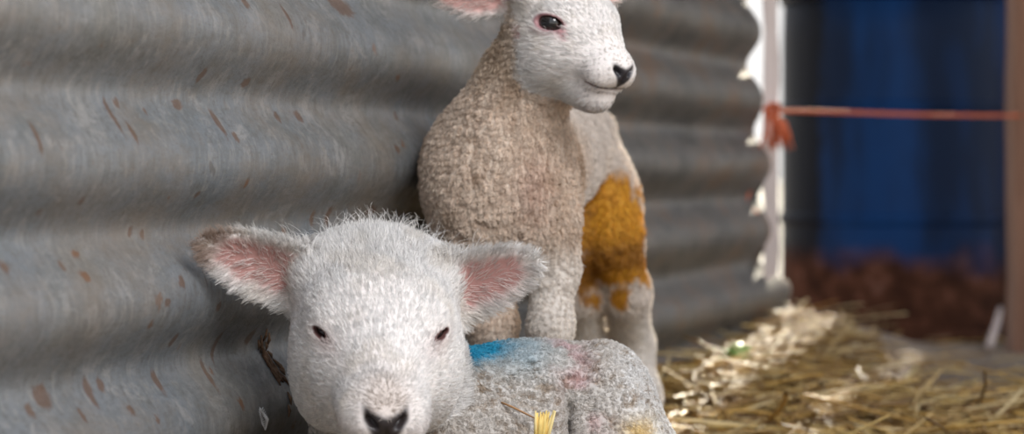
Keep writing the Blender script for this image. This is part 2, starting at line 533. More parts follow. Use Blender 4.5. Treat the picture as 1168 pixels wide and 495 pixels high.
class Field:
    def __init__(s): s.p = []
    def ell(s, c, r, R=None, k=0.012, sub=False):
        c = np.asarray(c, np.float32); r = np.asarray(r, np.float32)
        R = np.eye(3) if R is None else np.asarray(R)     # columns = axes
        ext = np.sqrt(((R * r) ** 2).sum(1))
        Rt = R.T.astype(np.float32)
        def fn(x, y, z):
            dx, dy, dz = x - c[0], y - c[1], z - c[2]
            q = [(Rt[i, 0] * dx + Rt[i, 1] * dy + Rt[i, 2] * dz) / r[i] for i in range(3)]
            k0 = np.sqrt(q[0] ** 2 + q[1] ** 2 + q[2] ** 2) + 1e-6
            k1 = np.sqrt((q[0] / r[0]) ** 2 + (q[1] / r[1]) ** 2 + (q[2] / r[2]) ** 2) + 1e-6
            return k0 * (k0 - 1) / k1
        s.p.append(Prim('e', k, sub, c - ext, c + ext, fn))
    def cone(s, a, b, ra, rb, k=0.012, sub=False):
        a = np.asarray(a, np.float32); b = np.asarray(b, np.float32)
        ba = b - a; L2 = float((ba ** 2).sum())
        def fn(x, y, z):
            px, py, pz = x - a[0], y - a[1], z - a[2]
            h = np.clip((px * ba[0] + py * ba[1] + pz * ba[2]) / L2, 0, 1)
            d = np.sqrt((px - ba[0] * h) ** 2 + (py - ba[1] * h) ** 2 + (pz - ba[2] * h) ** 2)
            return d - (ra + (rb - ra) * h)
        r = max(ra, rb)
        s.p.append(Prim('c', k, sub, np.minimum(a, b) - r, np.maximum(a, b) + r, fn))
    def ear(s, E, k=0.008):
        def fn(x, y, z):
            sx, w, t, wp, t0 = E.local(x, y, z)
            dt = np.abs(t - t0) - E.th * (1.25 - 0.5 * np.clip(sx, 0, 1))
            dw = np.abs(w) - wp
            ds = np.maximum(-sx, sx - 1) * E.len
            e = np.maximum(dw, ds)
            return np.sqrt(np.maximum(dt, 0) ** 2 + np.maximum(e, 0) ** 2) + np.minimum(np.maximum(dt, e), 0)
        ends = np.array([E.B + E.L * E.len * a + E.W * E.w * b + E.T * c for a in (-0.05, 1.05) for b in (-1.1, 1.1) for c in (-abs(E.cup) - abs(E.bend) - 0.006, abs(E.cup) + abs(E.bend) + 0.006)])
        s.p.append(Prim('l', k, False, ends.min(0), ends.max(0), fn))
    def eval(s, xs, ys, zs):
        D = np.full((len(xs), len(ys), len(zs)), 0.06, np.float32)
        for p in s.p:
            m = p.k + 0.006
            sl = []
            for ax, (lo, hi) in zip((xs, ys, zs), zip(p.lo - m, p.hi + m)):
                i0, i1 = np.searchsorted(ax, lo), np.searchsorted(ax, hi)
                sl.append(slice(max(i0 - 1, 0), i1 + 1))
            x = xs[sl[0]][:, None, None].astype(np.float32); y = ys[sl[1]][None, :, None].astype(np.float32); z = zs[sl[2]][None, None, :].astype(np.float32)
            if min(x.size, y.size, z.size) == 0: continue
            d = p.fn(x, y, z)
            A = D[tuple(sl)]
            if p.sub:
                d = -d
                h = np.maximum(p.k - np.abs(A - d), 0) / p.k
                D[tuple(sl)] = np.maximum(A, d) + h * h * p.k * 0.25
            else:
                h = np.maximum(p.k - np.abs(A - d), 0) / p.k
                D[tuple(sl)] = np.minimum(A, d) - h * h * p.k * 0.25
        return D

class Ear:
    def __init__(s, B, L, T, length, width, th=0.0020, cup=0.008, bend=0.0, base=0.55, peak=0.45):
        s.B = np.asarray(B, float); s.L = unit(L)
        s.T = unit(np.asarray(T, float) - s.L * np.dot(T, s.L)); s.W = np.cross(s.T, s.L)
        s.len, s.w, s.th, s.cup, s.bend, s.base, s.peak = length, width, th, cup, bend, base, peak
    def local(s, x, y, z):
        dx, dy, dz = x - s.B[0], y - s.B[1], z - s.B[2]
        sx = (dx * s.L[0] + dy * s.L[1] + dz * s.L[2]) / s.len
        w = dx * s.W[0] + dy * s.W[1] + dz * s.W[2]
        t = dx * s.T[0] + dy * s.T[1] + dz * s.T[2]
        c = np.clip(sx, 0, 1)
        a = np.clip(c / s.peak, 0, 1)
        up = s.base + (1 - s.base) * a * a * (3 - 2 * a)
        dn = np.power(np.maximum(1 - np.power(np.clip((c - s.peak) / (1 - s.peak), 0, 1), 1.75), 0), 0.70)
        wp = s.w * np.where(c < s.peak, up, dn)
        q = np.clip(np.abs(w) / s.w, 0, 1.2)
        t0 = s.cup * (q * q - 0.4) * (1.15 - 0.55 * c) + s.bend * c * c
        return sx, w, t, wp, t0

def surface_nets(D, xs, ys, zs):
    S = D < 0
    c = np.zeros(tuple(n - 1 for n in D.shape), np.int8)
    for dx in (0, 1):
        for dy in (0, 1):
            for dz in (0, 1):
                c += S[dx:dx + c.shape[0], dy:dy + c.shape[1], dz:dz + c.shape[2]]
    act = np.argwhere((c > 0) & (c < 8))
    ids = np.full(c.shape, -1, np.int64)
    ids[act[:, 0], act[:, 1], act[:, 2]] = np.arange(len(act))
    ax = (xs, ys, zs)
    acc = np.zeros((len(act), 3)); cnt = np.zeros(len(act))
    corners = [(i, j, k) for i in (0, 1) for j in (0, 1) for k in (0, 1)]
    for a in corners:
        for d in range(3):
            if a[d]: continue
            b = list(a); b[d] = 1
            ia, ib = act + a, act + b
            da, db = D[tuple(ia.T)], D[tuple(ib.T)]
            m = (da < 0) != (db < 0)
            t = np.where(m, da / np.where(m, da - db, 1), 0)
            pa = np.stack([ax[q][ia[:, q]] for q in range(3)], 1)
            pb = np.stack([ax[q][ib[:, q]] for q in range(3)], 1)
            acc += np.where(m[:, None], pa + (pb - pa) * t[:, None], 0)
            cnt += m
    V = acc / cnt[:, None]
    F = []
    for d in range(3):
        sl0 = [slice(None)] * 3; sl1 = [slice(None)] * 3
        sl0[d] = slice(None, -1); sl1[d] = slice(1, None)
        A, B = S[tuple(sl0)], S[tuple(sl1)]
        e = np.argwhere(A != B)
        e1, e2 = (d + 1) % 3, (d + 2) % 3
        e = e[(e[:, e1] > 0) & (e[:, e2] > 0)]
        e = e[(e[:, e1] < D.shape[e1] - 1) & (e[:, e2] < D.shape[e2] - 1)]
        q = []
        for (o1, o2) in ((-1, -1), (0, -1), (0, 0), (-1, 0)):
            w = e.copy(); w[:, e1] += o1; w[:, e2] += o2
            q.append(ids[tuple(w.T)])
        q = np.stack(q, 1)
        flip = ~S[tuple(e.T)]
        q[flip] = q[flip][:, ::-1]
        F.append(q)
    F = np.concatenate(F)
    F = F[(F >= 0).all(1)]
    return V, F

def smooth_verts(V, F, it, lam=0.5):
    E = np.concatenate([F[:, [0, 1]], F[:, [1, 2]], F[:, [2, 3]], F[:, [3, 0]]])
    a = np.concatenate([E[:, 0], E[:, 1]]); b = np.concatenate([E[:, 1], E[:, 0]])
    n = np.bincount(a, minlength=len(V)).astype(float)
    for i in range(it):
        W = np.stack([np.bincount(a, V[b, k], minlength=len(V)) for k in range(3)], 1) / np.maximum(n, 1)[:, None]
        V = V + (W - V) * (lam if i % 2 == 0 else -lam * 0.9)
    return V

def normals(V, F):
    n = np.cross(V[F[:, 2]] - V[F[:, 0]], V[F[:, 3]] - V[F[:, 1]])
    N = np.zeros_like(V)
    for k in range(4):
        for j in range(3):
            N[:, j] += np.bincount(F[:, k], n[:, j], minlength=len(V))
    return vunit(N)

def axis(lo, hi, flo, fhi, coarse, fine):
    a = []
    x = lo
    while x < hi:
        a.append(x)
        x += fine if flo <= x <= fhi else coarse
    return np.array(a)

class Frame:
    """head frame: origin between the eyes, r = animal's right, f = to the muzzle, u = crown"""
    def __init__(s, O, f, up, sc):
        s.O = np.asarray(O, float); s.f = unit(f); s.r = unit(np.cross(s.f, up)); s.u = np.cross(s.r, s.f); s.sc = sc
        s.R = np.stack([s.r, s.f, s.u], 1)
    def w(s, p): return s.O + s.R @ (np.asarray(p, float) * s.sc)
    def d(s, v): return s.R @ np.asarray(v, float)
    def loc(s, V, ml=1.0):
        L = ((V - s.O) @ s.R) / s.sc
        L[:, 1] = np.where(L[:, 1] > .03, .03 + (L[:, 1] - .03) / ml, L[:, 1])
        return L

NOSE_Y = 0.080
def head(Fd, H, eye):
    """adds a lamb's head to the field; eye = dict(r, hw, hh, tilt)"""
    s = H.sc
    ml = eye['ml']
    def warp(c): return (c[0], c[1] if c[1] < .03 else .03 + (c[1] - .03) * ml, c[2])
    def E(c, r, k=0.012, sub=False, R=None):
        if c[1] > .03: r = (r[0], r[1] * ml, r[2])
        c = warp(c)
        for sg in ((1, -1) if c[0] else (1,)):
            cc = (c[0] * sg, c[1], c[2])
            Rm = H.R if R is None else H.R @ R(sg)
            Fd.ell(H.w(cc), np.array(r) * s, Rm, k * s, sub)
    def C(a, b, ra, rb, k=0.012):
        a, b = warp(a), warp(b)
        for sg in ((1, -1) if (a[0] or b[0]) else (1,)):
            Fd.cone(H.w((a[0] * sg, a[1], a[2])), H.w((b[0] * sg, b[1], b[2])), ra * s, rb * s, k * s)
    E((0, -.040 + eye['low'] * 1.2, -.005 - eye['low']), (.040, .045 - eye['low'] * 1.1, .032 - eye['low'] * .4))
    E((0, -.012, .003 - eye['low'] * .7), (.038, .034, .025))
    E((.027, .000, .008), (.014, .020, .012), .012)
    E((.034, -.034, .012 - eye['low'] * .6), (.016, .018, .015), .012)
    E((.022, .016, -.022), (.018, .030, .022), .020)
    if eye['low']:
        E((.0275, .004, -.046), (.020, .028, .028), .018)
        E((.020, .026, -.030), (.017, .026, .020), .020)
    E((.024, -.012, -.026), (.021, .036, .028), .016)
    C((0, .004, -.006), (0, .056, -.017), .035, .0220, .022)
    E((.0115, .062, -.022), (.0155, .018, .0165), .010)
    E((.027, .000, -.034), (.0185, .028, .028), .018)
    C((.008, -.025, -.049), (.004, .050, -.0480), .025, .0155, .016)
    E((0, .057, -.0505), (.0135, .015, .0110), .008)
    E((0, .073, -.0155), (.0150, .0085, .0100), .008)
    # mouth line and nostrils
    E((0, eye['mouth'][0], -.0335), (eye['mouth'][1], eye['mouth'][2], .0011), .0025, True)
    def Rn(sg):
        a = math.radians(38) * sg
        return np.array(((math.cos(a), 0, -math.sin(a)), (0, 1, 0), (math.sin(a), 0, math.cos(a))))
    E((.0092, .0815, -.0130), (.0062, .0060, .0024), .0025, True, Rn)
    E((0, .0835, -.024), (.0008, .004, .009), .002, True)
    eyes = []
    for sg in (1, -1):
        e = unit((eye['e'][0] * sg, eye['e'][1], eye['e'][2]))
        hb = np.array((-sg * eye['hor'][0], eye['hor'][1], eye['hor'][2]))
        hor = unit(hb - e * np.dot(hb, e))
        ver = np.cross(hor, e); ver = ver if ver[2] > 0 else -ver
        c = np.array((eye['c'][0] * sg, eye['c'][1], eye['c'][2])) - e * (eye['r'] - .011)
        R = np.stack([e, hor, ver], 1)
        Fd.ell(H.w(c), np.array((1, 1, 1)) * (eye['r'] + .0022) * s, None, .006 * s)
        hh = eye['hh']
        Fd.ell(H.w(c + e * eye['r'] * 0.95 + ver * eye.get('lift', 0)), np.array((eye['r'] * .55, eye['hw'], hh)) * s, H.R @ R, .0012 * s, True)
        eyes.append((H.w(c), H.R @ R, c, e, hor, ver))
    return eyes

def make_eye(name, c, R, r, parent):
    bm = bmesh.new()
    bmesh.ops.create_uvsphere(bm, u_segments=40, v_segments=28, radius=1.0)
    V = np.array([v.co[:] for v in bm.verts])
    # poles of the sphere to the outward axis
    V = np.stack([V[:, 2], V[:, 0], V[:, 1]], 1)
    rad = np.hypot(V[:, 1] * 0.85, V[:, 2])
    bulge = 1 + 0.06 * np.exp(-(rad / 0.45) ** 2) * (V[:, 0] > 0)
    pup = np.maximum(np.abs(V[:, 1]) / 0.42, np.abs(V[:, 2]) / 0.20)
    col = np.where((V[:, 0] > 0)[:, None], np.array((.014, .008, .005)), np.array((.30, .22, .18)))
    col = np.where(((rad > 0.80) & (V[:, 0] > 0))[:, None], np.array((.06, .035, .03)), col)
    col = np.where(((pup < 1) & (V[:, 0] > 0))[:, None], np.array((.002, .002, .003)), col)
    W = c + (V * bulge[:, None] * r) @ R.T
    for v, w in zip(bm.verts, W): v.co = w
    me = bpy.data.meshes.new(name)
    bmesh.ops.recalc_face_normals(bm, faces=bm.faces)
    bm.to_mesh(me); bm.free()
    me.polygons.foreach_set('use_smooth', [True] * len(me.polygons))
    vcol(me, 'tint', col)
    return link(name, me, M['eye'], parent)

def grow(name, V, F, N, spec, parent, mat, seg=6, clump=0.0, pull=0.6, curl=0.0, turns=1.2, lift=0.35, rad=0.00011, cull=-0.35, count=None, jit=0.25, seed=1, wave=0.0):
    """hair over a quad mesh; spec: per-vertex dens (hairs per m2), length, dir, col"""
    rg = np.random.default_rng(seed)
    T = np.concatenate([F[:, [0, 1, 2]], F[:, [0, 2, 3]]])
    A = 0.5 * np.linalg.norm(np.cross(V[T[:, 1]] - V[T[:, 0]], V[T[:, 2]] - V[T[:, 0]]), axis=1)
    fn = N[T].mean(1)
    ctr = V[T].mean(1)
    view = vunit(np.array((0, 0, CAMH)) - ctr)
    vis = (fn * view).sum(1) > cull
    w = A * spec['dens'][T].mean(1) * vis
    n = int(w.sum()) if count is None else count
    if n == 0: return None
    ti = rg.choice(len(T), n, p=w / w.sum())
    r1 = np.sqrt(rg.random(n)); r2 = rg.random(n)
    b = np.stack([1 - r1, r1 * (1 - r2), r1 * r2], 1)
    def it(a): return (a[T[ti]] * (b[:, :, None] if a.ndim == 2 else b)).sum(1)
    p, nn, d, ln, col = it(V), vunit(it(N)), it(spec['dir']), it(spec['len']), it(spec['col'])
    lf = it(spec['lift']) if 'lift' in spec else np.full(n, lift)
    d = vunit(d - nn * (d * nn).sum(1, keepdims=True))
    side = np.cross(nn, d)
    ang = rg.normal(0, jit, n)
    d = d * np.cos(ang)[:, None] + side * np.sin(ang)[:, None]
    side = np.cross(nn, d)
    ln = ln * rg.uniform(0.65, 1.15, n)
    lf = np.clip(lf * rg.uniform(0.6, 1.4, n), 0.05, 1.2)
    t = np.linspace(0, 1, seg)[None, :, None]
    X = p[:, None, :] - nn[:, None, :] * 0.0006 + ln[:, None, None] * (nn[:, None, :] * (lf[:, None, None] * (1.15 * t - 0.45 * t * t)) + d[:, None, :] * (t ** 1.25) * np.sqrt(np.clip(1 - 0.7 * lf ** 2, 0.1, 1))[:, None, None])
    if clump:
        wq = np.stack([vnoise(p, clump * 2.7, 21 + k) for k in range(3)], 1)
        q = np.floor(p / clump + wq * 1.4 + 1000).astype(np.int64)
        key = (q[:, 0] * 73856093) ^ (q[:, 1] * 19349663) ^ (q[:, 2] * 83492791)
        u, inv, cn = np.unique(key, return_inverse=True, return_counts=True)
        cen = np.stack([np.bincount(inv, X[:, -1, k]) for k in range(3)], 1) / cn[:, None]
        phase = rg.random(len(u)) * 2 * math.pi
        hand = np.where(rg.random(len(u)) < 0.5, -1.0, 1.0)
        tone = rg.uniform(0.82, 1.06, len(u))
        tip = cen[inv]
        pl = it(spec['pull'])[:, None, None] if 'pull' in spec else pull
        X = X + (tip - X[:, -1, :])[:, None, :] * (pl * t ** 1.5)
        ph, hd = phase[inv], hand[inv]
        col = col * tone[inv][:, None]
        if curl:
            th = ph[:, None] + hd[:, None] * 2 * math.pi * turns * t[:, :, 0] + rg.normal(0, 0.35, n)[:, None]
            am = curl * np.minimum(t[:, :, 0] * 2.2, 1)
            X = X + (np.cos(th) * am)[:, :, None] * side[:, None, :] + (np.sin(th) * am)[:, :, None] * (d * 0.7 + nn * 0.7)[:, None, :]
    if wave:
        ph = rg.random(n) * 6.28
        X = X + (np.sin(ph[:, None] + t[:, :, 0] * 5) * wave * t[:, :, 0])[:, :, None] * side[:, None, :]
    col = np.clip(col * rg.uniform(0.78, 1.08, n)[:, None], 0, 1)
    cu = bpy.data.hair_curves.new(name)
    cu.add_curves([seg] * n)
    cu.attributes['position'].data.foreach_set('vector', X.astype(np.float32).ravel())
    ra = cu.attributes.get('radius') or cu.attributes.new('radius', 'FLOAT', 'POINT')
    tt = np.linspace(0, 1, seg)
    ra.data.foreach_set('value', np.tile((rad * (1 - 0.75 * tt ** 2)).astype(np.float32), n))
    ca = cu.attributes.new('tint', 'FLOAT_COLOR', 'CURVE')
    c4 = np.ones((n, 4), np.float32); c4[:, :3] = col
    ca.data.foreach_set('color', c4.ravel())
    return link(name, cu, mat, parent)

WHITE = np.array((.88, .855, .83))
def lerp(a, b, f): return a + (b - a) * f[:, None]

def face_paint(L, eyes_loc, skin, gloss, bare, eye, nose_tone=(.035, .028, .028), rim=(.30, .13, .12)):
    """colours of nose, lips and eye rims in head coordinates L; returns updated arrays"""
    # nose pad: a Y-shaped bare dark patch
    nx, ny, nz = L[:, 0], L[:, 1], L[:, 2]
    top = -.0075 - .003 * np.clip(1 - np.abs(nx) / .010, 0, 1)
    wid = .0132 * np.clip((nz + .0320) / .019, 0.10, 1)
    pad = sstep(.058, .066, ny + np.clip(.012 - np.abs(nx), 0, 1)) * (1 - sstep(top - .001, top + .0025, nz)) * (1 - sstep(wid - .002, wid + .002, np.abs(nx))) * sstep(-.034, -.031, nz)
    skin = lerp(skin, np.array(nose_tone), pad); gloss = gloss + (0.33 - gloss) * pad
    lip = np.exp(-((nz + .0335) / .0016) ** 2) * sstep(eye['mouth'][0] - eye['mouth'][2] * .8, eye['mouth'][0] - eye['mouth'][2] * .4, ny)
    skin = lerp(skin, np.array((.16, .08, .075)), lip * 0.9)
    bare = np.maximum(bare, np.maximum(pad, lip * 0.8))
    for (c, e, hor, ver) in eyes_loc:
        q = L - (c + e * eye['r'] * 0.95)
        a, b_, o = q @ hor, q @ ver, q @ e
        rr = np.sqrt((a / (eye['hw'] + eye['rim'])) ** 2 + (b_ / (eye['hh'] + eye['rim'])) ** 2)
        m = (1 - sstep(0.95, 1.22, rr)) * (np.abs(o) < .012)
        skin = lerp(skin, np.array(rim), m)
        bare = np.maximum(bare, m)
        gloss = gloss + (0.4 - gloss) * m
    return skin, gloss, bare, pad

# ---------------------------------------------------------------- the lying lamb in front
def lying_lamb():
    Fd = Field()
    O = P(432, 359, 1.355)
    pit = math.radians(26); yaw = math.radians(6.0)
    f = (math.sin(yaw) * math.cos(pit), -math.cos(yaw) * math.cos(pit), -math.sin(pit))
    up = unit((0.02, 0, 1))
    H = Frame(O, f, up, .92)
    eye = dict(r=.0115, hw=.0070, hh=.0025, hor=(.82, .38, -.14), lift=-.0005, e=(.60, .78, .16), c=(.0272, .018, .001), rim=.0006, mouth=(.076, .018, .012), ml=1.42, low=.010)
    eyes = head(Fd, H, eye)
    # ears: the animal's right ear is at the picture's left
    eR = Ear(P(348, 318, 1.392), P(211, 268, 1.325) - P(348, 318, 1.392), (0.25, -0.90, -0.35), 0.0850, 0.0178, .0019, 0.0045, 0.002, 0.95, 0.30)
    eL = Ear(P(512, 332, 1.392), P(621, 294, 1.365) - P(512, 332, 1.392), (-0.15, -0.92, -0.30), 0.0600, 0.0178, .0019, 0.0042, 0.001, 0.98, 0.22)
    for E in (eR, eL): Fd.ear(E, .010)
    # neck and trunk, curled to the right
    back = H.w((0, -.055, -.012))
    zb = CAMH - 0.335
    Fd.cone(back, (-.062, 1.455, .172 + zb), .036, .050, .03)
    Fd.cone((-.060, 1.452, .165 + zb), (.010, 1.492, .1705 + zb), .052, .0535, .03)
    Fd.cone((.005, 1.490, .1705 + zb), (.040, 1.515, .1745 + zb), .0535, .0500, .02)
    hip = np.array((.0555, 1.500, .1740 + zb))
    Fd.ell(hip, (.0345, .055, .0535), None, .005)
    Fd.ell((.070, 1.492, .137 + zb), (.040, .058, .046), None, .016)
    Fd.ell(P(650, 480, 1.444), (.0030, .014, .027), None, .011, True)
    Fd.cone((.085, 1.47, .125 + zb), (.055, 1.40, .116 + zb), .022, .012, .012)
    Fd.cone((.055, 1.40, .116 + zb), (.100, 1.375, .112 + zb), .012, .009, .010)
    # folded front legs
    for dx in (-.03, .03):
        Fd.cone((-.06 + dx, 1.43, .145 + zb), (-.06 + dx, 1.345, .120 + zb), .022, .013, .012)
        Fd.cone((-.06 + dx, 1.345, .118 + zb), (-.05 + dx, 1.41, .112 + zb), .012, .010, .008)
    hc = O
    ys = axis(1.235, 1.62, 1.25, 1.53, .0028, .0013)
    xs = axis(-.235, .135, -.215, .130, .0028, .0013)
    zs = axis(zb + .090, .30, .085, .235, .0028, .0013)
    D = Fd.eval(xs, ys, zs)
    V, F = surface_nets(D, xs, ys, zs)
    V = smooth_verts(V, F, 6, .45)
    Lp = H.loc(V)
    hz = sstep(-.085, -.065, Lp[:, 1] - 0.25 * np.minimum(Lp[:, 2] + .02, 0)) * (np.abs(Lp[:, 0]) < .12) * (Lp[:, 2] > -.075)
    W1 = worley(V, .0042, 201)
    V = V + normals(V, F) * ((1 - np.clip(W1, 0, 1) ** 2 - .5) * .0027 * (1 - hz))[:, None]
    N = normals(V, F)
    L = H.loc(V, eye['ml'])
    # ---- zones
    ear_on = np.zeros(len(V)); inner = np.zeros(len(V)); ear_dir = np.zeros_like(V); tipb = np.zeros(len(V)); edge = np.zeros(len(V))
    for E, isR in ((eR, True), (eL, False)):
        s_, w_, t_, wp, t0 = E.local(V[:, 0], V[:, 1], V[:, 2])
        on = ((s_ > 0.02) & (s_ < 1.06) & (np.abs(w_) < wp + .006) & (np.abs(t_ - t0) < .009))
        on = on * sstep(0.0, 0.16, s_)
        ins = on * ((N @ E.T) > -0.1) * (t_ > t0 - .001)
        q = np.abs(w_) / np.maximum(wp, 1e-4)
        pink = ins * (1 - sstep(0.50, 0.92, q + (vnoise(V, .006, 4) - .5) * .3)) * sstep(.04, .18, s_) * (1 - sstep(.74, .90, s_))
        inner = np.maximum(inner, pink)
        ear_on = np.maximum(ear_on, on)
        dv = E.L[None, :] * 0.9 + E.W[None, :] * (np.sign(w_) * (0.35 + 0.7 * np.clip(q, 0, 1.2) ** 2))[:, None]
        ear_dir = np.where((on > .05)[:, None], dv, ear_dir)
        edge = np.maximum(edge, on * sstep(.80, 1.0, q))
        if isR: tipb = on * sstep(.66, .86, s_)
    facew = sstep(-.075, -.055, L[:, 1] - 0.25 * np.minimum(L[:, 2] + .02, 0)) * (np.abs(L[:, 0]) < .06)
    facew = facew * (L[:, 2] > -.075)
    headz = np.maximum(facew, ear_on)
    body = 1 - headz
    skin = np.tile(np.array((.80, .74, .71)), (len(V), 1))
    gloss = np.full(len(V), .7)
    bare = np.zeros(len(V))
    eyel = [(c, e, h, v) for (_, _, c, e, h, v) in eyes]
    skin, gloss, bare, pad = face_paint(L, eyel, skin, gloss, bare, eye, rim=(.13, .06, .055))
    skin = lerp(skin, np.array((.52, .27, .245)), inner * .95)
    # fleece colour
    fl = np.tile(np.array((.66, .615, .57)), (len(V), 1))
    fl = lerp(fl, np.array((.80, .78, .76)), sstep(P(690, 0, 1.45)[0], P(730, 0, 1.45)[0], V[:, 0]))
    st = vnoise(V, .012, 31); st2 = vnoise(V, .0045, 32)
    fl = lerp(fl, np.array((.33, .23, .14)), sstep(.42, .75, W1) * sstep(.28, .62, 0.6 * st + 0.4 * st2) * .8)
    pk = np.exp(-(((V[:, 0] - P(668, 0, 1.46)[0] + .35 * (V[:, 2] - P(0, 450, 1.46)[2])) / .011) ** 2)) * sstep(.35, .65, st)
    fl = lerp(fl, np.array((.72, .42, .44)), np.clip(pk, 0, 1) * .55)
    bp = P(541, 394, 1.46)
    q = (V - bp) / np.array((.024, .05, .0085))
    blue = np.exp(-(q ** 2).sum(1)) * body
    q2 = (V - P(585, 398, 1.46)) / np.array((.024, .05, .013))
    blue2 = np.exp(-(q2 ** 2).sum(1)) * .45 * body
    bb = np.clip(np.maximum(blue * 1.5, blue2) * (0.65 + 0.6 * st2), 0, 1)
    fl = lerp(fl, np.array((.015, .33, .52)), bb)
    yq = (V - P(728, 492, 1.45)) / np.array((.010, .05, .008))
    fl = lerp(fl, np.array((.80, .55, .16)), np.exp(-(yq ** 2).sum(1)) * .8)
    # face colour: white with faint warm patches, brownish around nose top
    fc = np.tile(WHITE, (len(V), 1))
    nn_ = vnoise(V, .014, 41)
    fc = lerp(fc, np.array((.74, .66, .56)), sstep(.52, .85, nn_) * .35)
    br = np.exp(-((L[:, 0] / .014) ** 2 + ((L[:, 1] - .075) / .014) ** 2 + ((L[:, 2] + .004) / .012) ** 2))
    fc = lerp(fc, np.array((.36, .275, .21)), np.clip(br * 1.1, 0, .8))
    skin = lerp(skin, np.array((.62, .53, .47)), np.clip(br, 0, .8) * (1 - pad))
    lipz = sstep(.050, .066, L[:, 1]) * sstep(-.012, -.020, L[:, 2])
    fc = lerp(fc, np.array((.60, .53, .52)), lipz * .4)
    for (c, e, h, v) in eyel:
        q = L - (c + e * eye['r'] * .9)
        m = np.exp(-(((q @ h) - .006) / .012) ** 2 - (((q @ v) + .002) / .006) ** 2)
        fc = lerp(fc, np.array((.55, .40, .37)), m * .55)
    fc = lerp(fc, np.array((.36, .235, .165)), tipb * .85)
    fc = lerp(fc, np.array((.78, .60, .57)), inner * .5)
    col = lerp(fl, fc, headz)
    skin = lerp(skin, np.array((.62, .56, .50)), body * .6)
    skin = np.where((body > .5)[:, None], skin * 0.0 + fl * .8, skin)
    me = mesh_np('lamb', V, F)
    vcol(me, 'tint', skin)
    a = me.attributes.new('gloss', 'FLOAT', 'POINT'); a.data.foreach_set('value', gloss.astype(np.float32))
    lamb = link('lamb', me, M['skin'])
    tag(lamb, 'white lamb lying down in front, blue mark on its back, ears spread', 'lamb')
    for (c, R, *_r) in eyes:
        make_eye('eye', c, R, eye['r'] * H.sc, lamb)
    # ---- hair
    nose = H.w((0, .095, -.012))
    dirn = vunit(V - nose)
    dirn = dirn + np.array((0, 0, .25)) * sstep(.0, .04, L[:, 2])[:, None]
    dirn = np.where((ear_on > .12)[:, None], ear_dir, dirn)
    crown = facew * np.exp(-((L[:, 0]) / .040) ** 2) * sstep(-.022, -.050, L[:, 1]) * sstep(.004, .026, L[:, 2]) * (1 - ear_on)
    ln = .0056 + .0034 * sstep(.03, -.03, L[:, 1]) + .0012 * ear_on
    ln = ln + .002 * crown + .0012 * edge
    ln = ln * (1 - .38 * sstep(.045, .075, L[:, 1]) * facew)
    lift = .34 + .10 * facew * sstep(.02, -.02, L[:, 1]) + .15 * crown + .1 * edge
    dens = 1.7e6 * headz * (1 - np.clip(bare, 0, 1)) * (1 - .86 * inner)
    dens = dens * np.where(bare > .5, 0, 1)
    grow('face_hair', V, F, N, dict(dens=dens * (1 + .8 * sstep(.045, .07, L[:, 1]) * facew), len=ln, dir=dirn, col=col, lift=lift, pull=.55 - .45 * sstep(.04, .065, L[:, 1]) * facew), lamb, M['hair'], seg=6, clump=.0034, pull=.55, rad=.00015, jit=.26, seed=3, wave=.0004)
    # wispy crown hair
    cr = 1.1e5 * crown + 4.0e4 * facew * sstep(.012, .030, L[:, 2]) * sstep(.0, -.03, L[:, 1])
    grow('crown_wool', V, F, N, dict(dens=cr, len=np.full(len(V), .019), dir=dirn + (V - H.w((0, -.02, .01))) * 30, col=col, lift=np.full(len(V), .75)), lamb, M['hair'], seg=8, clump=.006, pull=.35, curl=.0010, turns=.8, rad=.00009, jit=.55, seed=4, wave=.0015)
    d2 = np.array((.55, .35, -.25)) + (np.stack([vnoise(V, .012, 51 + k) for k in range(3)], 1) - .5) * 2.6
    dens = 1.3e6 * body * np.where(V[:, 2] > .045, 1, .25)
    grow('fleece', V, F, N, dict(dens=dens, len=np.full(len(V), .0034), dir=d2, col=col, lift=np.full(len(V), .65)), lamb, M['hair'], seg=7, clump=.0030, pull=.75, curl=.0007, turns=1.5, rad=.00016, jit=.5, seed=5)
    return lamb, H
LAMB_A, HA = lying_lamb()

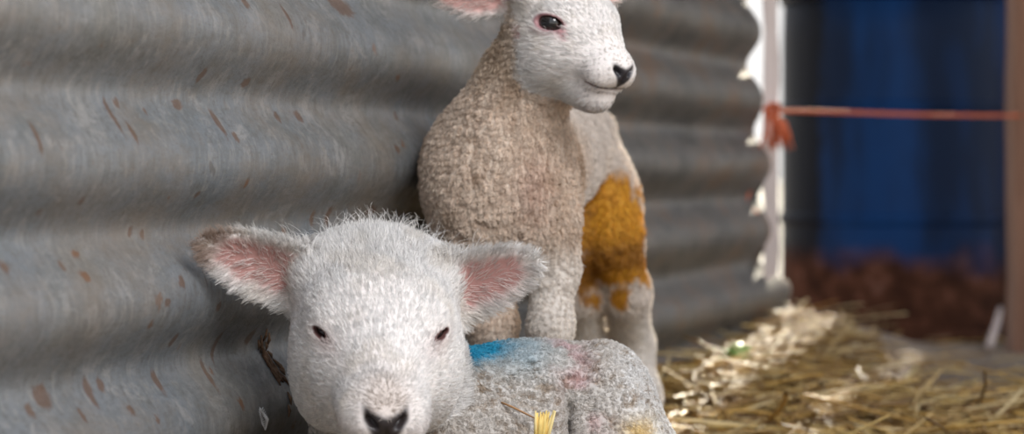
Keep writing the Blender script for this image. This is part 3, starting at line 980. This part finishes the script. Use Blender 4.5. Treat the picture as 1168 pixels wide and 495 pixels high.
# ---------------------------------------------------------------- the standing lamb behind
def standing_lamb():
    Fd = Field()
    s = .68
    yaw, pit = math.radians(42), math.radians(27)
    f = (math.sin(yaw) * math.cos(pit), -math.cos(yaw) * math.cos(pit), -math.sin(pit))
    eye = dict(r=.0150, hw=.0145, hh=.0068, hor=(0, 1, .28), rim=.0013, mouth=(.070, .026, .020), ml=1.0, low=0, e=(.86, .46, .20), c=(.0335, .004, .000))
    H = Frame((0, 0, 0), f, (0.0, 0, 1), s)
    eloc = np.array((.041, .0065, .003))                     # the near eye's visible centre
    H.O = P(626, 24, 1.56) - H.R @ (eloc * s)
    eyes = head(Fd, H, eye)
    rb, lb = H.w((.036, -.050, .004)), H.w((-.036, -.050, .006))
    eR = Ear(rb, unit((-.98, .05, .05)), (.15, -.75, -.60), .056, .0150, .0017, .006, .003, .62, .42)
    eL = Ear(lb, unit((.86, .60, .22)), (.3, -.7, -.6), .048, .0135, .0017, .006, .003, .62, .42)
    for E in (eR, eL): Fd.ear(E, .008)
    zb = CAMH - .335
    # neck
    nb = H.w((0, -.030, -.030))
    Fd.cone(nb, P(588, 128, 1.620), .0200, .0290, .02)
    Fd.cone(P(592, 100, 1.615), P(566, 195, 1.630), .0225, .0380, .025)
    # chest, barrel, rump
    Fd.ell(P(566, 208, 1.640), (.0395, .055, .055), None, .02)
    Fd.ell(P(542, 235, 1.628), (.0245, .035, .042), None, .018)      # right shoulder
    Fd.ell(P(612, 235, 1.640), (.0235, .040, .045), None, .018)      # left shoulder
    Fd.cone(P(572, 196, 1.67), (.038, 1.90, .345 + zb), .050, .040, .03)
    Fd.ell((.042, 1.93, .348 + zb), (.038, .048, .046), None, .02)
    # front legs: left one at the picture's right
    K = lambda px, py, Y: P(px, py, Y)
    def chain(pts, rs, k=.012):
        for a, b, ra, rb_ in zip(pts[:-1], pts[1:], rs[:-1], rs[1:]): Fd.cone(a, b, ra, rb_, k)
    chain([K(622, 262, 1.635), K(631, 305, 1.635), K(628, 372, 1.625), K(626, 440, 1.635), K(626, 520, 1.640), K(625, 560, 1.630)], [.0215, .0150, .0130, .0125, .0088, .0095])
    chain([K(545, 262, 1.640), K(556, 315, 1.655), K(562, 372, 1.650), K(562, 440, 1.655), K(562, 520, 1.665), K(561, 560, 1.655)], [.0225, .0165, .0140, .0125, .0088, .0095])
    # hind legs
    def hind(dx, dpx):
        hip = np.array((.0600 + dx, 1.935, .335 + zb)); st = K(697 + dpx, 272, 1.885)
        low = K(714 + dpx, 335, 1.915); hock = K(722 + dpx, 392, 1.960); cann = K(731 + dpx, 452, 1.950); fet = K(736 + dpx, 520, 1.940); hf = K(736 + dpx, 541, 1.925)
        Fd.ell(K(696 + dpx, 238, 1.915), (.0235, .040, .040), None, .018)
        chain([hip, st, low, hock, cann, fet, hf], [.026, .0215, .0165, .0150, .0145, .0100, .0100])
        return hf
    h1 = hind(0, 0)
    h2 = hind(-.036, -55)
    # tail
    chain([(.070, 1.975, .365 + zb), (.073, 2.000, .335 + zb), (.073, 2.005, .275 + zb)], [.013, .012, .008], .01)
    xs = axis(-.085, .150, -.070, .110, .0024, .0012)
    ys = axis(1.46, 2.05, 1.47, 1.66, .0024, .0012)
    zs = axis(-.012, .42, .14, .40, .0024, .0012)
    D = Fd.eval(xs, ys, zs)
    V, F = surface_nets(D, xs, ys, zs)
    V = smooth_verts(V, F, 6, .45)
    Lp = H.loc(V)
    hz = sstep(-.058, -.040, Lp[:, 1]) * (np.abs(Lp[:, 0]) < .12) * (Lp[:, 2] > -.08)
    W1 = worley(V + (np.stack([vnoise(V, .010, 91 + k) for k in range(3)], 1) - .5) * .004, .0060, 211)
    V = V + normals(V, F) * ((1 - np.clip(W1, 0, 1) ** 2 - .5) * .0024 * (1 - hz) * sstep(.13, .17, V[:, 2]))[:, None]
    N = normals(V, F)
    L = H.loc(V)
    ear_on = np.zeros(len(V)); inner = np.zeros(len(V)); ear_dir = np.zeros_like(V)
    for E in (eR, eL):
        s_, w_, t_, wp, t0 = E.local(V[:, 0], V[:, 1], V[:, 2])
        on = ((s_ > 0.02) & (s_ < 1.06) & (np.abs(w_) < wp + .005) & (np.abs(t_ - t0) < .008)) * sstep(0, .16, s_)
        q = np.abs(w_) / np.maximum(wp, 1e-4)
        ins = on * ((N @ E.T) > -.1) * (t_ > t0 - .001)
        inner = np.maximum(inner, ins * (1 - sstep(.6, 1.0, q)) * sstep(.05, .2, s_) * (1 - sstep(.8, .95, s_)))
        ear_on = np.maximum(ear_on, on)
        dv = E.L[None, :] + E.W[None, :] * (np.sign(w_) * .7 * np.clip(q, 0, 1.2) ** 2)[:, None]
        ear_dir = np.where((on > .05)[:, None], dv, ear_dir)
    face = sstep(-.058, -.040, L[:, 1] - .55 * np.minimum(L[:, 2] + .010, 0) * 1.0) * (np.abs(L[:, 0]) < .062) * (L[:, 2] > -.068) * (L[:, 1] < .12)
    face = face * (L[:, 1] > -.09)
    jx = P(592, 60, 1.59)[0] + .10 * (V[:, 2] - P(592, 60, 1.59)[2]) * -1
    face = face * sstep(-.004, .003, V[:, 0] - jx + .006 * (vnoise(V, .006, 77) - .5))
    headz = np.maximum(face, ear_on)
    zl = np.where((V[:, 1] < 1.70) & (V[:, 0] > P(592, 0, 1.63)[0]), .060, 0.0)
    legz = sstep(.135 + zl, .105 + zl, V[:, 2]) * (1 - headz)
    body = (1 - headz)
    skin = np.tile(np.array((.80, .74, .71)), (len(V), 1)); gloss = np.full(len(V), .7); bare = np.zeros(len(V))
    eyel = [(c, e, h, v) for (_, _, c, e, h, v) in eyes]
    skin, gloss, bare, pad = face_paint(L, eyel, skin, gloss, bare, eye, nose_tone=(.030, .027, .032), rim=(.40, .21, .22))
    skin = lerp(skin, np.array((.66, .36, .33)), inner * .9)
    n1 = vnoise(V, .028, 61); n2 = vnoise(V, .006, 62); n3 = vnoise(V, .012, 63)
    fl = np.tile(np.array((.82, .68, .56)), (len(V), 1))
    fl = lerp(fl, np.array((.52, .37, .255)), sstep(.46, .80, .55 * n1 + .45 * n3) * .70)
    fl = lerp(fl, np.array((.45, .30, .20)), sstep(.50, .85, W1) * .42)
    rus = np.exp(-(((V[:, 0] - P(610, 0, 1.6)[0]) / .012) ** 2 + ((V[:, 2] - P(0, 215, 1.6)[2]) / .022) ** 2))
    fl = lerp(fl, np.array((.58, .37, .29)), rus * .55)
    nk = sstep(P(0, 115, 1.6)[2], P(0, 70, 1.6)[2], V[:, 2])
    fl = lerp(fl, np.array((.47, .36, .255)), nk * .55)
    fl = lerp(fl, np.array((.80, .73, .67)), sstep(1.66, 1.78, V[:, 1]) * .8)
    fl = lerp(fl, np.array((.82, .77, .71)), legz * .75)
    # orange stock mark over the left hind quarter
    oc = P(694, 266, 1.90)
    q = (V - oc) / np.array((.036, .085, .051))
    om = (q ** 2).sum(1) + (n2 - .5) * .9 + (n3 - .5) * 1.1
    om = (1 - sstep(.72, 1.22, om)) * (V[:, 1] > 1.72)
    slant = sstep(P(0, 186, 1.9)[2], P(0, 205, 1.9)[2], V[:, 2] - .012 * (n3 - .5))
    om = om * (0.35 + 0.65 * slant)
    oo = lerp(np.tile(np.array((.64, .30, .018)), (len(V), 1)), np.array((.40, .17, .015)), sstep(.4, .75, n1))
    fl = fl + (oo - fl) * np.clip(om * 1.05, 0, 1)[:, None]
    fc = np.tile(WHITE, (len(V), 1))
    fc = lerp(fc, np.array((.76, .68, .58)), sstep(.5, .85, vnoise(V, .010, 71)) * .35)
    bridge = np.exp(-((L[:, 0] / .010) ** 2 + ((L[:, 1] - .070) / .012) ** 2 + ((L[:, 2] + .005) / .007) ** 2))
    fc = lerp(fc, np.array((.42, .33, .25)), np.clip(bridge, 0, .7))
    lipz = sstep(.050, .064, L[:, 1]) * sstep(-.012, -.020, L[:, 2]) * (vnoise(V, .0022, 72) > .45)
    fc = lerp(fc, np.array((.42, .36, .36)), lipz * .55)
    tear = np.zeros(len(V))
    for (c, e, h, v) in eyel:
        q = L - (c + e * eye['r'] * .95)
        a_, b_ = q @ h, q @ v
        m = np.exp(-((a_ - .0145) / .0050) ** 2 - ((b_ + .0055) / .0042) ** 2) + .8 * np.exp(-((a_ - .0185) / .0035) ** 2 - ((b_ + .0105) / .0040) ** 2)
        m2 = np.exp(-(a_ / .012) ** 2 - ((b_ + .0105) / .0025) ** 2) * (vnoise(V, .002, 73) > .4)
        tear = np.maximum(tear, np.clip(m, 0, 1))
        fc = lerp(fc, np.array((.52, .30, .32)), np.clip(m + .6 * m2, 0, 1) * .9)
        skin = lerp(skin, np.array((.52, .28, .29)), np.clip(m, 0, 1))
    fc = lerp(fc, np.array((.82, .62, .58)), inner * .6)
    col = lerp(fl, fc, headz)
    skin = np.where((headz < .5)[:, None], fl * .8, skin)
    me = mesh_np('lamb', V, F)
    vcol(me, 'tint', skin)
    a = me.attributes.new('gloss', 'FLOAT', 'POINT'); a.data.foreach_set('value', gloss.astype(np.float32))
    lamb = link('lamb', me, M['skin'])
    tag(lamb, 'lamb standing behind against the sheet metal wall, orange mark on its hind leg', 'lamb')
    for (c, R, *_r) in eyes: make_eye('eye', c, R, eye['r'] * s, lamb)
    # hooves
    for (px, py, Y) in ((625, 566, 1.625), (561, 566, 1.65), (736, 545, 1.92), (681, 545, 1.92)):
        c = P(px, py, Y); b = MB()
        for sg in (-1, 1):
            b.tube([(c[0] + sg * .0048, c[1], .020), (c[0] + sg * .0052, c[1] - .004, .010), (c[0] + sg * .0055, c[1] - .007, .001)], [.0055, .0068, .0075], 8, squash=1.5)
        b.build('hoof', M['hoof'], lamb)
    nose = H.w((0, .075, -.012))
    dirn = vunit(V - nose)
    dirn = np.where((ear_on > .12)[:, None], ear_dir, dirn)
    ln = (.0052 + .0022 * sstep(.03, -.03, L[:, 1]) + .0012 * ear_on + .0020 * sstep(-.038, -.052, L[:, 2])) * (1 - .4 * sstep(.045, .070, L[:, 1]) * face)
    dens = 1.7e6 * headz * np.where(bare > .5, 0, 1 - bare) * (1 - .8 * inner) * (1 - .6 * tear)
    grow('face_hair', V, F, N, dict(dens=dens, len=ln, dir=dirn, col=col, lift=np.full(len(V), .32)), lamb, M['hair'], seg=6, clump=.0030, pull=.62, rad=.00014, jit=.26, seed=13, wave=.0005)
    d2 = np.array((0, 0, -.9)) + (np.stack([vnoise(V, .014, 81 + k) for k in range(3)], 1) - .5) * (2.2 - 1.6 * legz)[:, None]
    dens = 1.0e6 * body * np.where(V[:, 2] < .03, .3, 1) * (1 - sstep(.5, 1, om) * .3)
    lnf = .0050 - .0004 * legz + .0012 * np.clip(om, 0, 1)
    lft = .70 - .30 * np.clip(legz + om, 0, 1)
    grow('fleece', V, F, N, dict(dens=dens, len=lnf, dir=d2, col=col, lift=lft), lamb, M['hair'], seg=7, clump=.0040, pull=.74, curl=.0008, turns=1.4, rad=.00017, jit=.45, seed=15)
    return lamb
LAMB_B = standing_lamb()

# ------------------------------------------------------------------ oil drum behind, batten, post, twine
def drum():
    c = P(1020, 372, 4.2)
    R = .193
    zg = float(ground_h(np.array([c[0]]), np.array([4.2]))[0])
    root = bpy.data.objects.new('oil_drum', None); COL.objects.link(root)
    root.location = (c[0], 4.2 + .0, zg)
    tag(root, 'blue steel oil drum with rusted lower end standing behind the twine', 'drum')
    def lathe(name, prof, mat, n=72, parent=root):
        V, F = [], []
        for (r, z) in prof:
            for k in range(n):
                V.append((r * math.cos(2 * math.pi * k / n), r * math.sin(2 * math.pi * k / n), z))
        for i in range(len(prof) - 1):
            for k in range(n):
                F.append((i * n + k, i * n + (k + 1) % n, (i + 1) * n + (k + 1) % n, (i + 1) * n + k))
        return link(name, mesh_np(name, V, F), mat, parent)
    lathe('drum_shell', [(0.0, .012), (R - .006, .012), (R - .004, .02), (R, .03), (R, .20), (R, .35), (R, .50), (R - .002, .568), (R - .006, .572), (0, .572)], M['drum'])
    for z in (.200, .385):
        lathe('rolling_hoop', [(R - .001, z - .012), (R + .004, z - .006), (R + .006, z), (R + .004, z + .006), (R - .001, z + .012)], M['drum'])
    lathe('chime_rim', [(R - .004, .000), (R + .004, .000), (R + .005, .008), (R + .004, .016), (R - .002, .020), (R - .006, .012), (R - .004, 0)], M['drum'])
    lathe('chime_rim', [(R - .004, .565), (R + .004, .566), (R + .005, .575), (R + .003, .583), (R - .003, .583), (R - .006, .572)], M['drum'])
    b = MB(); b.tube([(0.10, -.04, .570), (.10, -.04, .580)], [.026, .024], 16)
    b.build('bung', M['drum'], root)
drum()

def batten():
    a = P(879, 317, 2.79); top = P(878, -420, 2.79)
    b = MB()
    w, d = .0165, .010
    n = 26
    V, F = [], []
    for i in range(n + 1):
        f = i / n
        p = a * (1 - f) + top * f
        wv = 1 + .12 * math.sin(i * 1.7) + (.10 if i < 2 else 0) * -1
        for (sx, sy) in ((-1, -1), (1, -1), (1, 1), (-1, 1)):
            V.append((p[0] + sx * w / 2 * wv + .0012 * math.sin(i * .9), p[1] + sy * d / 2, p[2] + (.004 * sx if i == 0 else 0)))
    for i in range(n):
        for k in range(4):
            F.append((i * 4 + k, i * 4 + (k + 1) % 4, (i + 1) * 4 + (k + 1) % 4, (i + 1) * 4 + k))
    F += [(3, 2, 1, 0), tuple(n * 4 + k for k in range(4))]
    b.add(V, F)
    o = b.build('wooden_batten', M['batten'], smooth=False)
    tag(o, 'pale weathered batten hanging at the end of the sheet metal wall', 'batten')
batten()

def post():
    p = P(1158, 400, 3.30)
    zg = float(ground_h(np.array([p[0]]), np.array([3.30]))[0])
    b = MB()
    n = 30
    V, F = [], []
    for i in range(n + 1):
        z = zg - .01 + (1.555 - zg) * i / n
        for (sx, sy) in ((-1, -1), (1, -1), (1, 1), (-1, 1)):
            V.append((p[0] + sx * .0075 * (1 + .08 * math.sin(i * 2.1)) + .0015 * math.sin(i * .7), 3.30 + sy * .03, z))
    for i in range(n):
        for k in range(4):
            F.append((i * 4 + k, i * 4 + (k + 1) % 4, (i + 1) * 4 + (k + 1) % 4, (i + 1) * 4 + k))
    F += [(3, 2, 1, 0), tuple(n * 4 + k for k in range(4))]
    b.add(V, F)
    o = b.build('gate_post', M['post'], smooth=False)
    tag(o, 'slim brown timber post at the far right holding the orange twine', 'post')
    s = MB()
    s.tube([P(1128, 396, 3.2), P(1136, 372, 3.22), P(1141, 352, 3.26)], [.006, .005, .004], 7)
    o = s.build('broken_stick', M['batten'])
    tag(o, 'short pale stick leaning beside the slim timber post', 'stick')
post()

def twine():
    root = bpy.data.objects.new('baling_twine', None); COL.objects.link(root)
    k0 = P(880, 126, 2.775)
    root.location = k0
    tag(root, 'orange baling twine knotted at the wall end and stretched to the post', 'twine')
    def strand(pts, r, name, plies=2, sub=10):
        pts = [np.asarray(p, float) for p in pts]
        Q = []
        for i in range(len(pts) - 1):
            p0 = pts[max(i - 1, 0)]; p1 = pts[i]; p2 = pts[i + 1]; p3 = pts[min(i + 2, len(pts) - 1)]
            for j in range(sub):
                t = j / sub
                Q.append(.5 * ((2 * p1) + (p2 - p0) * t + (2 * p0 - 5 * p1 + 4 * p2 - p3) * t * t + (3 * p1 - p0 - 3 * p2 + p3) * t ** 3))
        Q.append(pts[-1])
        b = MB()
        for q in range(plies):
            S = []
            for i, p in enumerate(Q):
                a = i * .55 + q * math.pi * 2 / plies
                S.append(p - k0 + np.array((0, math.cos(a), math.sin(a))) * r * .55)
            b.tube(S, r * .62, 6)
        return b.build(name, M['twine'], root)
    strand([P(884, 126, 2.775), P(960, 128, 2.90), P(1060, 131, 3.08), P(1158, 132, 3.262), P(1172, 131, 3.275)], .0024, 'long_strand', 3, 30)
    strand([P(834, 121, 2.70), P(850, 122, 2.735), P(868, 124, 2.765), P(884, 126, 2.775)], .0022, 'wall_strand', 3)
    b = MB()
    for i in range(4):
        pts = []
        for j in range(17):
            a = j / 16 * 2 * math.pi
            c = np.array((math.cos(a + i) * .0075, math.sin(2 * a + i) * .004, math.sin(a + i * 1.3) * .0075))
            pts.append(c + np.array((0, -.004, 0)))
        b.tube(pts, .0019, 6)
    b.build('knot', M['twine'], root)
    b = MB()
    for i in range(26):
        a = random.uniform(-.5, .9); l = random.uniform(.6, 1.0)
        e = np.array((math.sin(a) * .026 * l + .010, random.uniform(-.008, .004), -.046 * l))
        m = e * .5 + np.array((random.uniform(.0, .008), -.004, .002))
        b.tube([(0, -.005, -.003), m, e], [.0022, .0019, .0009], 5)
    b.build('frayed_end', M['twine'], root)
    strand([P(878, 130, 2.77), P(868, 165, 2.762), P(861, 200, 2.755), P(852, 232, 2.75), P(866, 243, 2.752)], .0020, 'hanging_strand', 2)
    strand([P(882, 130, 2.768), P(890, 150, 2.765), P(880, 168, 2.765), P(872, 140, 2.765)], .0018, 'loop', 2)
twine()

# ------------------------------------------------------------------ straw
STRAW_COL = [(.58, .36, .10), (.66, .47, .18), (.46, .27, .075), (.32, .185, .06), (.66, .51, .27), (.50, .34, .14), (.21, .12, .05)]
def straw_path(x, y, z, ln, az, el, bend, n=4):
    d = np.array((math.cos(az) * math.cos(el), math.sin(az) * math.cos(el), math.sin(el)))
    s = np.array((-math.sin(az), math.cos(az), 0))
    return [np.array((x, y, z)) + d * ln * (i / n - .5) + s * bend * ln * ((i / n - .5) ** 2) + np.array((0, 0, -.25 * abs(bend) * ln * (i / n - .5) ** 2)) for i in range(n + 1)]

def bedding():
    b = MB()
    def scatter(n, xr, yr, dens_fn, lr, r0, layer):
        c = 0
        while c < n:
            x = random.uniform(*xr); y = random.uniform(*yr)
            if random.random() > dens_fn(x, y): continue
            t = (y - WA[1]) / WD[1]
            if x < WA[0] + WD[0] * t + .02 and y < 2.85: continue
            if math.hypot(x - .654, y - 4.2) < .29 or math.hypot(x - .677, y - 3.3) < .11: continue
            z = float(GH(x, y)) + random.uniform(.001, layer)
            ln = random.uniform(*lr)
            el = random.gauss(0, .10)
            if random.random() < .03: el = random.uniform(.15, .5)
            b.tube(straw_path(x, y, z + abs(math.sin(el)) * ln * .35, ln, random.uniform(0, 6.28), el, random.gauss(0, .5)), random.uniform(.6, 1.35) * r0, 4, random.choice(STRAW_COL), squash=.6, caps=False)
            c += 1
    gx = np.arange(-.6, 1.6, .02); gy = np.arange(1.0, 4.6, .02)
    GX, GY = np.meshgrid(gx, gy, indexing='ij')
    G = ground_h(GX, GY)
    def GH(x, y):
        i = int((x + .6) / .02); j = int((y - 1.0) / .02)
        return G[min(max(i, 0), len(gx) - 1), min(max(j, 0), len(gy) - 1)]
    def dn(x, y):
        wx = WA[0] + WD[0] * (y - WA[1]) / WD[1]
        near = math.exp(-((x - wx) / .12) ** 2) * (1.0 if y < 2.7 else math.exp(-((y - 2.7) / .12) ** 2))
        f = 1.0 if y < 2.35 else math.exp(-((y - 2.35) / .13) ** 2)
        return min(1, max(f, near) + .015)
    scatter(9000, (-.12, .95), (1.62, 3.1), dn, (.025, .12), .0015, .016)
    scatter(500, (-.05, .85), (1.75, 2.5), lambda x, y: 1, (.06, .17), .0019, .022)
    scatter(110, (.1, 1.2), (2.6, 4.0), lambda x, y: 1, (.03, .12), .0016, .005)
    scatter(900, (-.45, .6), (1.15, 1.7), lambda x, y: 1, (.04, .14), .0016, .008)
    o = b.build('straw_bedding', M['straw'], colour=True)
    tag(o, 'golden brown loose straw bedding spread over the pen floor', 'straw', kind='stuff')
bedding()

def stalk(name, pts, r, col, label, cat='straw', squash=.6, n=6, group=None):
    b = MB()
    b.tube(pts, r, n, col, squash=squash)
    o = b.build(name, M['straw'], colour=True)
    tag(o, label, cat, group)
    return o

stalk('straw_stalk', [P(572, 459, 1.427), P(584, 464, 1.424), P(596, 470, 1.423), P(610, 477, 1.424)], [.0010, .0012, .0011, .0007], (.40, .22, .10), 'thin brown straw stalk stuck on the lying lamb\'s fleece', 'straw')
stalk('straw_stalk', [P(768, 478, 2.02), P(800, 481, 2.02), P(840, 484, 2.03), P(872, 489, 2.04)], [.0034, .0036, .0036, .0028], (.66, .52, .28), 'long pale straw stalk lying flat beside the lying lamb\'s rump')
stalk('straw_stalk', [P(1062, 470, 2.3), P(1076, 481, 2.26), P(1092, 494, 2.22), P(1105, 506, 2.18)], [.0036, .0040, .0040, .0036], (.74, .62, .42), 'thick pale straw stalk slanting out of the bottom right corner')
stalk('straw_stalk', [P(1006, 462, 2.45), P(1026, 442, 2.45), P(1046, 418, 2.46)], [.0034, .0032, .0024], (.66, .50, .22), 'golden straw stalk standing up in front of the drum')
stalk('straw_stalk', [P(936, 466, 2.25), P(944, 482, 2.22), P(952, 500, 2.2)], [.0030, .0036, .0034], (.68, .52, .22), 'short upright golden straw stalk near the bottom edge')

def tuft(px, py, Y, label, n, h, spread, lean):
    b = MB()
    c = P(px, py, Y)
    for i in range(n):
        a = random.uniform(-1, 1)
        p0 = c + np.array((a * spread * .5, random.uniform(-.001, .001), -h * .55))
        p2 = c + np.array((a * spread + lean, -.002 + random.uniform(-.001, .001), h * random.uniform(.35, .6)))
        b.tube([p0, (p0 + p2) / 2 + np.array((0, -.0015, 0)), p2], [.0011, .0013, .0006], 5, random.choice([(.84, .62, .20), (.78, .52, .14), (.88, .70, .32)]), squash=.5)
    o = b.build('straw_tuft', M['straw'], colour=True)
    tag(o, label, 'straw')
tuft(616, 489, 1.405, 'bright yellow straw tuft in front of the lying lamb\'s flank', 34, .018, .0058, .003)

def green():
    b = MB()
    for i in range(12):
        c = P(838 + random.uniform(-11, 11), 404 + random.uniform(-6, 7), 2.40)
        a = random.uniform(0, 6.28)
        e = np.array((math.cos(a) * .016, math.sin(a) * .010, .006))
        b.tube([c - e, c + np.array((0, 0, .004)), c + e], [.002, .0062, .0012], 6, squash=.22)
    o = b.build('grass_sprig', M['grass'])
    tag(o, 'small green grass sprig on the sunlit straw at the wall foot', 'grass')
green()

# marks stuck on the wall
def wall_bits():
    u, z = wall_px(290, 479)
    V, F = [], []
    b = MB()
    p = [wall_world(u - .004, z + .006, .0022), wall_world(u - .0005, z + .001, .0035), wall_world(u + .003, z - .006, .0022)]
    b.tube(p, [.0006, .0016, .0004], 6, squash=.5)
    for i in range(10):
        f = i / 9
        q = p[0] * (1 - f) + p[2] * f + np.array((0.0, -.0008, 0))
        for sg in (-1, 1):
            b.tube([q, q + np.array((sg * .0026 * math.sin(.4 + f * 2.4), -.001, .0022))], [.0004, .0002], 4)
    o = b.build('feather', M['feather'])
    tag(o, 'tiny white feather stuck low on the corrugated wall', 'feather')
    b = MB()
    u, z = wall_px(318, 411)
    for i in range(34):
        a = random.gauss(0, .0042); c = random.gauss(0, .009)
        q0 = wall_world(u + a, z + c, .0008); q1 = wall_world(u + a * 1.15 + random.gauss(0, .002), z + c - random.uniform(.004, .011), .0012)
        b.tube([q0, (q0 + q1) / 2 + np.append(WN * .0008, 0), q1], [.0004, .0011, .0003], 5)
    o = b.build('dried_dung', M['mud'])
    tag(o, 'dark brown dried dung smear on the wall beside the lying lamb\'s cheek', 'dung')
wall_bits()
